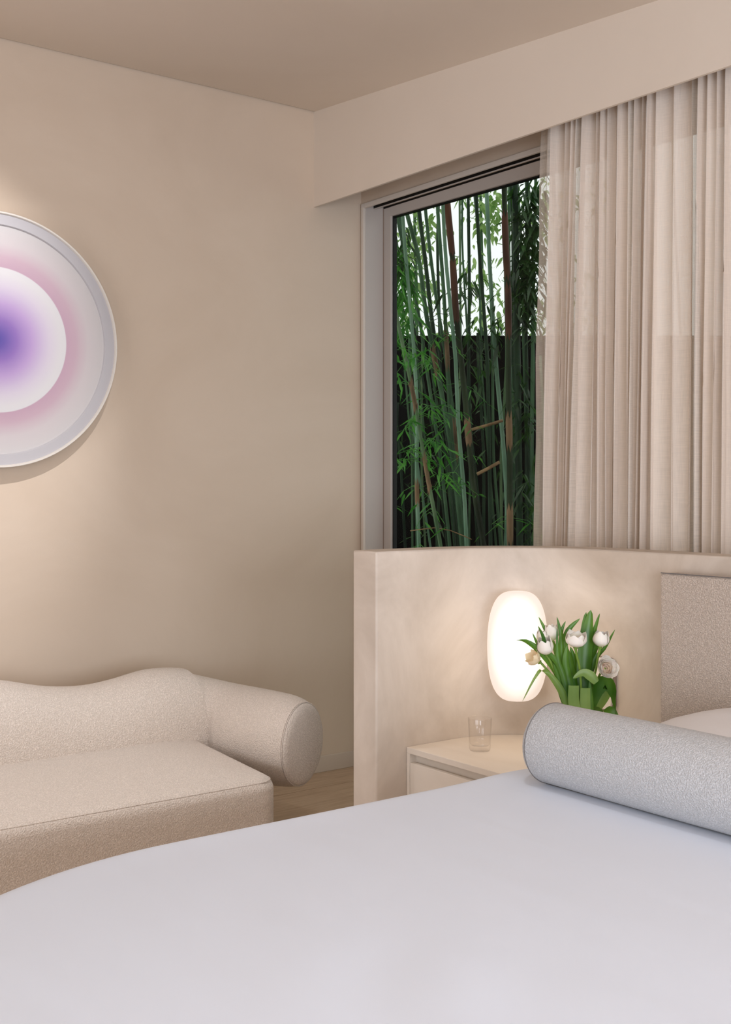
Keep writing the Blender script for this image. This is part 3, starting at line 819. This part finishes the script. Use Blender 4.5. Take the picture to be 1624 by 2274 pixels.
# wall lamp
def wall_lamp():
    ang = math.atan2(0.775, 0.63)   # turned out of the curve of the wall
    c = Vector((1.800, -0.396, 0.842))
    root = thing('wall_lamp', 'glowing white oval glass wall lamp on the curved partition', 'lamp', tuple(c), ang)
    mw = PLACE[root.name]
    nu, nv = 56, 44; rings = []
    hx, hy, hz = 0.102, 0.052, 0.187
    for j in range(nv + 1):
        ph = -math.pi / 2 + math.pi * j / nv
        b = math.sin(ph); cr = math.cos(ph)
        zz = math.copysign(abs(b) ** 0.86, b); rr = max(abs(cr), 1e-4) ** 0.62
        rings.append([tuple(mw @ Vector((hx * rr * math.cos(2 * math.pi * i / nu), hy * rr * math.sin(2 * math.pi * i / nu), hz * zz))) for i in range(nu)])
    v, f = loft_vf(rings)
    mesh('lamp_shade', v, f, M['opal'], root, smooth=True)
    rings = [[tuple(mw @ Vector((r * math.cos(2 * math.pi * i / 32), y, r * math.sin(2 * math.pi * i / 32)))) for i in range(32)] for y, r in ((0.046, 0.045), (0.066, 0.045), (0.067, 0.02))]
    v, f = loft_vf(rings); mesh('wall_mount', v, f, M['plastic'], root, smooth=True, sharp=40)
    d = bpy.data.lights.new('bulb_glow', 'POINT'); d.energy = 0.9; d.color = (1.0, 0.80, 0.58); d.shadow_soft_size = 0.09
    lo = bpy.data.objects.new('bulb_glow', d); COL.objects.link(lo); lo.parent = root; lo.location = (0, -0.14, 0.0)
wall_lamp()
# white wall plate
pl = thing('wall_control', 'small white rounded wall control panel behind the tulips', 'control panel', (2.013, -0.2, 0.728))
def rplate(name, w, h, r, y0, y1, mat, cx, cz):
    p = rrect_path(cx - w / 2, cx + w / 2, cz - h / 2, cz + h / 2, (r,) * 4, 8)
    rings = [[(a, y0, b) for a, b in p], [(a, y1, b) for a, b in p]]
    v, f = loft_vf(rings); o = mesh(name, v, f, mat, pl, smooth=True, sharp=40); return o
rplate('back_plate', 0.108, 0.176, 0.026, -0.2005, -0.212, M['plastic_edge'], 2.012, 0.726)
rplate('face_plate', 0.100, 0.168, 0.024, -0.2125, -0.222, M['plastic'], 2.009, 0.728)

# ------------------------------------------------------------------ tulips in a vase (local x across, y away, z height)
VX, VY = 2.129, -0.4625
RZ = math.atan2(0.7995, 0.6007)
FR = Matrix.Translation((VX, VY, 0)) @ Matrix.Rotation(RZ, 4, 'Z')
def FL(px, py, d=0.0):
    """bouquet sketch units (1.41 mm squares, measured from the vase axis) to a point in the room"""
    return FR @ Vector(((px - 1280) * 0.001410, d, 1.38 - (py - 1082) * 0.001408))
vase = thing('vase', 'clear glass vase holding the tulips, mostly hidden behind the bolster', 'vase', (VX, VY, TT))
def lathe(prof, c, n=40):
    return loft_vf([[(c[0] + r * math.cos(2 * math.pi * k / n), c[1] + r * math.sin(2 * math.pi * k / n), c[2] + z) for k in range(n)] for r, z in prof])
v, f = lathe([(0.002, 0.0), (0.038, 0.0), (0.042, 0.006), (0.044, 0.10), (0.047, 0.160), (0.0445, 0.160), (0.041, 0.10), (0.038, 0.012), (0.002, 0.010)], (VX, VY, TT + 0.0005))
mesh('vase_body', v, f, M['tumbler'], vase, smooth=True, sharp=60)
def blade_vf(pts, width, cup=0.25, side=None, taper=0.75, n=14, tw=0.0, blunt=False):
    """leaf blade along a polyline: 5 verts across, cupped"""
    pts = [Vector(p) for p in pts]; ks = list(range(len(pts)))
    P = [Vector(interp([tuple(p) for p in pts], ks, i / n * (len(pts) - 1))) for i in range(n + 1)]
    side = Vector(side) if side is not None else (FR.to_3x3() @ Vector((1, 0, 0)))
    vs, fs = [], []
    for i, p in enumerate(P):
        t = i / n
        tan = (P[min(i + 1, n)] - P[max(i - 1, 0)]).normalized()
        s = side - tan * side.dot(tan)
        if s.length < 0.2: s = (FR.to_3x3() @ Vector((0, 1, 0))); s = s - tan * s.dot(tan)
        s.normalize(); nn = tan.cross(s)
        if tw:
            q = Matrix.Rotation(tw * t, 3, tan); s = q @ s; nn = q @ nn
        wd = width / 2 * ((0.55 + 0.45 * math.sin(min(1, t * 2.2) * math.pi / 2)) * (max(0.0, 1 - t ** 2.2)) ** taper if not blunt else 1.0 - 0.12 * t)
        wd = max(wd, 0.0004)
        for k in range(-2, 3):
            u = k / 2
            vs.append(tuple(p + s * (u * wd) + nn * (cup * wd * u * u)))
    for i in range(n):
        for k in range(4):
            a = i * 5 + k; fs.append((a, a + 1, a + 6, a + 5))
    return vs, fs
def leaf(parent, spec, width, d0=0.0, d1=0.0, mat='tulip_leaf', **kw):
    n = len(spec); pts = [FL(x, y, d0 + (d1 - d0) * i / (n - 1)) for i, (x, y) in enumerate(spec)]
    v, f = blade_vf(pts, width * 0.00141, **kw)
    o = mesh('leaf', v, f, M[mat], parent, smooth=True)
    return o
def petal_vf(base, axis, right, ang, length, width, openness, curl, n=10):
    axis = Vector(axis).normalized(); right = Vector(right); right = (right - axis * right.dot(axis)).normalized(); fw = axis.cross(right)
    out = right * math.cos(ang) + fw * math.sin(ang); tg = axis.cross(out)
    vs, fs, uv = [], [], []
    for i in range(n + 1):
        t = i / n
        rad = width * 0.60 * (math.sin(min(1.0, t * 1.9) * math.pi / 2) ** 0.7) * (1 - 0.45 * t ** 2) + openness * length * t ** 1.6
        h = length * t * (1 - 0.28 * openness * t) - curl * length * t ** 3
        c = Vector(base) + axis * h
        wd = width * 0.62 * math.sin(math.pi * min(1, (t * 0.86 + 0.10))) ** 0.75
        for k in range(-3, 4):
            u = k / 3; a = u * wd / max(rad, width * 0.35)
            vs.append(tuple(c + out * (rad * math.cos(a)) + tg * (rad * math.sin(a)) + axis * (-0.08 * length * u * u * t)))
            uv.append((u * 0.5 + 0.5, t))
    for i in range(n):
        for k in range(6):
            a = i * 7 + k; fs.append((a, a + 1, a + 8, a + 7))
    return vs, fs, uv
def tulip(label, bx, by, d, axis, length, width, openness, stem_pts, mat='petal', npet=6, curl=0.0, rows=1, leaves=()):
    base = FL(bx, by, d)
    A = FR.to_3x3() @ Vector(axis).normalized()
    sp = [FR @ Vector((stem_pts[0], stem_pts[1] * 1.0, TT + 0.02))] + [FL(x, y, dd) for x, y, dd in stem_pts[2]] + [base - A * 0.004]
    root = thing('tulip', label, 'flower', tuple(sp[0]), 0.0, 'white tulips in the vase')
    ks = list(range(len(sp))); q = [interp([tuple(p) for p in sp], ks, i / 14 * (len(sp) - 1)) for i in range(15)]
    v, f = tube_vf(q, [0.0036] * 13 + [0.0042, 0.005], 8); mesh('stem', v, f, M['stem'], root, smooth=True)
    br = [tuple(base - A * 0.006 + A * z) for z in (0, 0.004, 0.008)]
    v, f = tube_vf(br, [0.003, 0.008, 0.004], 10); bl = mesh('bloom', v, f, M['stem'], root, smooth=True)
    rt = FR.to_3x3() @ Vector((1, 0.1, 0))
    for rw in range(rows):
        sc = 1 - 0.17 * rw
        for k in range(npet):
            inner = k % 2
            v, f, uv = petal_vf(base, A, rt, 2 * math.pi * k / npet + 0.5 * rw + random.uniform(-.12, .12), length * sc * (0.94 if inner else 1.0) * random.uniform(.94, 1.05), width * sc * (0.9 if inner else 1.0),
                                max(0, openness * (1 - 0.22 * rw)) * (0.8 if inner else 1.0) + random.uniform(0, .05), curl, 10)
            mesh('petal', v, f, M['petal_inner'] if rw >= 2 else M[mat], bl, smooth=True, uvs=uv)
    for sp_, w, d0, d1, kw in leaves: leaf(root, sp_, w, d0, d1, **kw)
    return root
random.seed(21)
tulip('half-open white tulip at the centre of the bunch', 1274, 1434, -0.035, (0.02, -0.25, 1), 0.054, 0.056, 0.16, (0.0, 0.0, [(1290, 1560, 0.0), (1286, 1490, -0.02), (1277, 1452, -0.03)]),
      leaves=[([(1300, 1570), (1298, 1500), (1303, 1430), (1309, 1394), (1315, 1356)], 36, 0.0, 0.02, dict(cup=0.35, taper=0.6)),
              ([(1290, 1570), (1296, 1480), (1300, 1410), (1306, 1362)], 22, 0.01, 0.03, dict(cup=0.4, taper=0.6)),
              ([(1270, 1570), (1256, 1480), (1262, 1410), (1292, 1376)], 20, 0.02, 0.03, dict(cup=0.3))])
tulip('closed white tulip on the right of the bunch', 1333, 1437, 0.0, (0.08, -0.2, 1), 0.054, 0.047, 0.02, (0.01, 0.01, [(1300, 1560, 0.02), (1322, 1500, 0.01), (1328, 1460, 0.0)]),
      leaves=[([(1300, 1560), (1325, 1470), (1345, 1440), (1366, 1398)], 12, 0.03, 0.0, dict(cup=0.4)),
              ([(1296, 1540), (1316, 1450), (1324, 1405), (1335, 1364)], 15, 0.04, 0.02, dict(cup=0.4)),
              ([(1300, 1540), (1312, 1480), (1328, 1440), (1330, 1424)], 22, 0.05, 0.03, dict(cup=0.3))])
tulip('fully open double white tulip, lowest on the right of the bunch', 1338, 1482, -0.030, (0.25, -0.95, 0.35), 0.042, 0.046, 0.46, (0.012, -0.01, [(1305, 1560, 0.0), (1322, 1520, 0.0), (1332, 1495, -0.01)]), npet=7, rows=5,
      leaves=[([(1308, 1580), (1325, 1530), (1345, 1512), (1362, 1540), (1366, 1600)], 40, 0.0, -0.02, dict(cup=0.3, taper=0.5, side=(0.2, -0.2, 0.9))),
              ([(1320, 1590), (1340, 1560), (1356, 1530), (1352, 1505)], 34, 0.04, 0.03, dict(cup=0.3, mat='tulip_leaf_pale')),
              ([(1310, 1600), (1330, 1580), (1352, 1580), (1366, 1606)], 36, 0.02, -0.03, dict(cup=0.25, taper=0.4))])
tulip('white tulip leaning left in front of the lamp, above the others there', 1213, 1452, -0.02, (-0.25, -0.3, 1), 0.060, 0.046, 0.06, (-0.01, 0.0, [(1270, 1570, 0.0), (1240, 1510, -0.01), (1222, 1470, -0.02)]),
      leaves=[([(1266, 1580), (1240, 1500), (1205, 1452), (1170, 1424), (1142, 1419)], 18, 0.0, -0.03, dict(cup=0.35)),
              ([(1262, 1570), (1240, 1480), (1210, 1440), (1202, 1410), (1190, 1386)], 13, -0.02, -0.05, dict(cup=0.35)),
              ([(1262, 1570), (1236, 1490), (1200, 1440), (1183, 1406)], 12, 0.0, 0.0, dict(cup=0.35))])
tulip('tall pale white tulip just left of the bunch centre', 1232, 1428, 0.04, (-0.08, 0.1, 1), 0.058, 0.042, 0.12, (-0.01, 0.01, [(1270, 1570, 0.02), (1250, 1500, 0.03), (1236, 1450, 0.04)]),
      leaves=[([(1265, 1560), (1250, 1470), (1246, 1410), (1237, 1370)], 13, 0.0, 0.0, dict(cup=0.35)),
              ([(1268, 1560), (1240, 1450), (1218, 1405), (1202, 1374)], 12, 0.05, 0.05, dict(cup=0.35)),
              ([(1270, 1560), (1252, 1470), (1250, 1410), (1260, 1382)], 13, 0.02, 0.03, dict(cup=0.35)),
              ([(1264, 1570), (1248, 1500), (1236, 1460), (1234, 1390)], 13, -0.03, -0.03, dict(cup=0.35))])
tulip('cream tulip opened wide at the far left, glowing against the lamp', 1198, 1470, 0.0, (-0.75, -0.25, 0.55), 0.046, 0.036, 0.34, (-0.02, 0.0, [(1262, 1570, 0.0), (1236, 1515, 0.0), (1207, 1478, 0.0)]), mat='petal_warm',
      leaves=[([(1266, 1590), (1240, 1520), (1205, 1487), (1186, 1500), (1157, 1552)], 10, 0.0, -0.04, dict(cup=0.3, mat='tulip_leaf_pale')),
              ([(1262, 1590), (1248, 1540), (1222, 1500), (1204, 1488)], 18, -0.03, -0.04, dict(cup=0.4, mat='tulip_leaf_pale'))])
tulip('white tulip bud tilted left beside the lamp edge', 1210, 1432, 0.03, (-0.1, 0.0, 1), 0.044, 0.036, 0.03, (-0.015, 0.02, [(1264, 1570, 0.03), (1238, 1500, 0.04), (1217, 1452, 0.03)]),
      leaves=[([(1275, 1585), (1268, 1550), (1268, 1516)], 26, -0.05, -0.055, dict(cup=0.2, blunt=True, mat='tulip_leaf_pale')),
              ([(1296, 1590), (1294, 1556), (1294, 1522)], 24, -0.045, -0.05, dict(cup=0.2, blunt=True, mat='tulip_leaf_pale')),
              ([(1310, 1590), (1308, 1550), (1306, 1506)], 14, -0.03, -0.03, dict(cup=0.3)),
              ([(1318, 1510), (1306, 1496), (1288, 1488), (1266, 1500)], 24, -0.05, -0.055, dict(cup=0.2, mat='tulip_leaf_pale', side=(0, 0, 1))),
              ([(1272, 1580), (1262, 1520), (1254, 1470), (1258, 1430)], 22, -0.02, -0.02, dict(cup=0.4)),
              ([(1280, 1580), (1276, 1520), (1268, 1480), (1262, 1440)], 22, 0.02, 0.0, dict(cup=0.4)),
              ([(1290, 1580), (1288, 1520), (1284, 1480), (1272, 1440)], 24, 0.04, 0.04, dict(cup=0.4)),
              ([(1260, 1580), (1246, 1540), (1236, 1500), (1226, 1470)], 16, -0.02, -0.03, dict(cup=0.4)),
              ([(1300, 1590), (1312, 1540), (1316, 1500), (1310, 1470)], 22, 0.03, 0.03, dict(cup=0.4))])

# ------------------------------------------------------------------ garden
random.seed(8)
gr = box('ground', (-14, 0.56, -0.25), (10, 14, -0.05), M['soil']); struct(gr)
# dark board fence, crossing the view at an angle
fd = Vector((0.6007, 0.7995, 0)); fo = Vector((-1.85, 3.55, 0)); fp = Vector((-0.7995, 0.6007, 0))
fence = thing('garden_fence', 'shade-darkened board fence behind the bamboo', 'fence', (-1.85, 3.55, 0))
FRf = Matrix.Translation(fo) @ Matrix.Rotation(math.atan2(fd.y, fd.x), 4, 'Z')
first = None
for k in range(-22, 23):
    if first is None:
        vv, ff = box_vf((-0.0725, 0, -0.05), (0.0725, 0.02, 2.583)); me = bpy.data.meshes.new('fence_board'); me.from_pydata(vv, [], ff); me.materials.append(M['fence']); first = me
    o = bpy.data.objects.new('fence_board', first); COL.objects.link(o); o.parent = fence
    o.matrix_local = Matrix.Rotation(math.atan2(fd.y, fd.x), 4, 'Z') @ Matrix.Translation((k * 0.142, 0.004 * (k % 2), 0.0))
for z in (0.5, 1.4, 2.3):
    vv, ff = box_vf((-3.2, 0.025, z), (3.2, 0.065, z + 0.09)); mesh('fence_rail', [FRf @ Vector(p) for p in vv], ff, M['fence'], fence)

def leaves_vf(center, n, spread, size, droop=0.5, wr=0.065):
    vs, fs = [], []
    for _ in range(n):
        c = Vector(center) + Vector((random.gauss(0, spread[0]), random.gauss(0, spread[0]), random.gauss(0, spread[1])))
        a = random.uniform(0, 2 * math.pi); L = size * random.uniform(0.6, 1.2); w = L * wr
        d = Vector((math.cos(a), math.sin(a), -droop * random.uniform(0.2, 1.8))).normalized()
        s = d.cross(Vector((random.uniform(-.5, .5), random.uniform(-.5, .5), 1))).normalized()
        up = Vector((0, 0, 1)); k = len(vs)
        m = c + d * L * 0.45; e = c + d * L - up * L * 0.12
        vs += [tuple(c), tuple(m + s * w), tuple(m - s * w), tuple(e), tuple(c + d * L * 0.2 + s * w * .8), tuple(c + d * L * 0.2 - s * w * .8)]
        fs += [(k, k + 5, k + 4), (k + 4, k + 5, k + 2, k + 1), (k + 1, k + 2, k + 3)]
    return vs, fs
def spray_vf(c, n, kind):
    """a leafy twig: leaves fanned along a short arching stem"""
    parts = []
    a = random.uniform(0, 2 * math.pi); d = Vector((math.cos(a), math.sin(a), 0.1))
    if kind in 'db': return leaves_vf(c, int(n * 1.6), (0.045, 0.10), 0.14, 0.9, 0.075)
    p = [Vector(c) + d * (t * 0.18) + Vector((0, 0, -0.10 * t * t)) for t in (-1, -0.5, 0, 0.5, 1)]
    parts.append(tube_vf(p, 0.0016, 4))
    for q in p:
        parts.append(leaves_vf(q, max(1, n // 5), (0.018, 0.014), 0.125, 0.5))
    return merge(parts)

SHEATH = {0: [(2.40, 2.78, 'red_sheath'), (2.82, 3.3, 'red_sheath'), (1.64, 1.80, 'sheath')], 1: [(1.83, 1.99, 'sheath'), (1.36, 1.567, 'sheath')],
          2: [(2.11, 2.28, 'sheath')], 6: [(2.27, 2.58, 'red_sheath'), (2.62, 3.0, 'red_sheath'), (1.61, 1.81, 'sheath'), (1.04, 1.265, 'sheath')],
          8: [(2.19, 2.43, 'sheath')], 9: [(1.28, 1.41, 'sheath')], 11: [(1.58, 1.83, 'sheath')]}
CLAB = ['thick mossy bamboo culm with red-brown upper sheaths, bowing to the right', 'thin yellow-green bamboo culm leaning across the left of the window, two dry sheaths',
        'green bamboo culm leaning right behind the left leaf sprays', 'slim pale green culm just left of the thick mossy one', 'slim dark culm right of the window centre',
        'blue-green pale bamboo culm curving right of the centre', 'straight culm with red-brown top and two tan sheaths, right side', 'thickest dark green culm near the curtain',
        'green culm with a tan sheath at fence height, left of the mossy one', 'pale green upright culm low on the left', 'dark culm slanting from upper left, behind the leaning green ones',
        'green culm with a long dry sheath at mid height, left half', 'thin green culm starting at the upper left corner of the glass', 'dark slim culm next to the curtain edge',
        'green slim culm half behind the curtain edge', 'dark thin culm far back behind the centre']
def culm_path(pts):
    pts = [Vector(p) for p in sorted(pts, key=lambda p: p[2])]
    lo, l2 = pts[0], pts[1]; d = (lo - l2) / max(1e-3, (l2.z - lo.z))
    foot = lo + Vector((d.x * 0.55, d.y * 0.55, -1.0)) * (lo.z + 0.08)
    hi, h2 = pts[-1], pts[-2]; u = (hi - h2) / max(1e-3, (hi.z - h2.z))
    top = hi + Vector((u.x * 0.7, u.y * 0.7, 1)) * (5.2 - hi.z)
    full = [foot] + pts + [top]; zs = [p.z for p in full]
    def at(z):
        for i in range(len(zs) - 1):
            if z <= zs[i + 1] or i == len(zs) - 2:
                t = (z - zs[i]) / (zs[i + 1] - zs[i]); t = max(0, min(1, t))
                return full[i].lerp(full[i + 1], t)
    def sm(z): return (at(z - 0.12) + at(z) * 2 + at(z + 0.12)) / 4
    return foot, sm
def culm_vf(sm, z0, z1, r, seg=8, inter=0.27):
    pts, rads = [], []; z = z0; k = 0
    while z < z1:
        L = inter * (0.8 + 0.5 * ((k * 37) % 10) / 10)
        tp = 1 - 0.25 * max(0, z - 1) / 4
        for dz, rr in ((0, 1.0), (0.006, 1.07), (0.013, 1.0), (L * 0.5, 0.97)):
            pts.append(sm(min(z + dz, z1))); rads.append(r * rr * tp)
        z += L; k += 1
    return tube_vf(pts, rads, seg)
near = []
for i, (mt, r, pts) in enumerate(CULMS):
    foot, sm = culm_path(pts)
    near.append((foot, sm))
    root = thing('bamboo_culm', CLAB[i], 'bamboo', tuple(foot))
    v, f = culm_vf(sm, foot.z, 5.2, r); mesh('cane', v, f, M[mt], root, smooth=True)
    near[-1] = near[-1] + (root,)
    for z0, z1, sm_ in SHEATH.get(i, []):
        n = 7; P = [sm(z0 + (z1 - z0) * k / n) for k in range(n + 1)]
        v, f = tube_vf(P, [r * (1.02 + 0.10 * math.sin(math.pi * k / n) ** 0.5) for k in range(n + 1)], 10, False)
        v = [(a, b, c + (0.045 * math.sin(3.1 * (q % 10) + i) if q >= n * 10 or q < 10 else 0)) for q, (a, b, c) in enumerate(v)]; mesh('sheath', v, f, M[sm_], root, smooth=True)
# leaf sprays grow from the nearest culm
bunch = {}
for c, n, kind in SPRAYS:
    b = min(range(len(near)), key=lambda i: (near[i][1](c[2]) - Vector(c)).length)
    bunch.setdefault((b, kind), []).append((c, n))
for (b, kind), lst in bunch.items():
    parts = [spray_vf(c, n, kind) for c, n in lst]
    for c, n in lst:
        p = near[b][1](c[2] - 0.05); q = Vector(c); parts.append(tube_vf([p, p.lerp(q, 0.5) + Vector((0, 0, 0.03)), q], 0.0022, 4))
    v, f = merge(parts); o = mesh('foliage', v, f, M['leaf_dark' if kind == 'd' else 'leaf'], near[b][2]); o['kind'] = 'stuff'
# the dense stand behind
bgm = ['green', 'dark', 'dark', 'green', 'pale', 'tan']
right = fd; forward = fp
for i in range(84):
    lat = -1.25 + 2.6 * (i + random.uniform(0.1, .9)) / 70 if i < 70 else random.uniform(1.3, 3.6)
    dep = random.uniform(7.9, 9.0)
    base = Vector((4.643, -3.176, 0)) + forward * dep + right * (lat * dep / 7.6)
    lean = random.uniform(-0.16, 0.05) * (1 if i < 56 else 0.5)
    P = []
    for z in (0.9, 1.6, 2.3, 3.2, 4.2):
        q = base + right * (lean * (z - 1.2) + 0.02 * math.sin(3 * z + i)); P.append((q.x, q.y, z))
    foot, sm = culm_path(P)
    root = thing('bamboo_culm', 'thin green bamboo culm in the dense stand against the fence', 'bamboo', tuple(foot), 0, 'dense bamboo stand at the back')
    zt = 5.2 if random.random() < 0.30 else random.uniform(1.9, 2.7)
    v, f = culm_vf(sm, foot.z, zt, random.uniform(0.008, 0.015), 7); mesh('cane', v, f, M[bgm[(i * 5 + i // 7) % 6]], root, smooth=True)
    if i % 3 == 0:
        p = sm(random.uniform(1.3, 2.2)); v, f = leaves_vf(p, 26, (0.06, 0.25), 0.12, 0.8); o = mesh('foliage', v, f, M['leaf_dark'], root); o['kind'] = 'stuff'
# dead sticks caught among the culms
for lab, r, pts in (('brown dead stick wedged level between the culms, upper of the two on the right', 0.009, STICKS[0]), ('cut tan bamboo stick slanting below the brown dead one', 0.010, STICKS[1]), ('thin arching dry stem near the top of the partition', 0.003, STICKS[2])):
    v, f = tube_vf(pts, r, 7); tag(mesh('dead_stick', v, f, M['twig'], None, smooth=True, origin=pts[1]), lab, 'stick')
# light-leaved trees beyond the fence
for j, (x, y, zt, wd, lab) in enumerate([(-3.90, 3.80, 4.3, 0.17, 'loose light-green tree beyond the fence, left of centre'), (-3.52, 4.30, 4.3, 0.17, 'loose light-green tree beyond the fence, right of centre'), (-3.10, 4.85, 4.4, 0.2, 'light-green tree beyond the fence near the curtain')]):
    root = thing('tree', lab, 'tree', (x, y, -0.05))
    v, f = tube_vf([(x, y, -0.05), (x + .05, y, 1.5), (x, y + .05, 3), (x, y, 5)], [0.024, 0.022, 0.018, 0.01], 8); mesh('trunk', v, f, M['green'], root, smooth=True)
    parts = []
    for c in range(30):
        cc = (x + random.gauss(0, wd), y + random.gauss(0, wd), random.uniform(2.7, 4.9))
        parts.append(leaves_vf(cc, 26, (0.07, 0.12), 0.10, 0.9, 0.2))
    v, f = merge(parts); 
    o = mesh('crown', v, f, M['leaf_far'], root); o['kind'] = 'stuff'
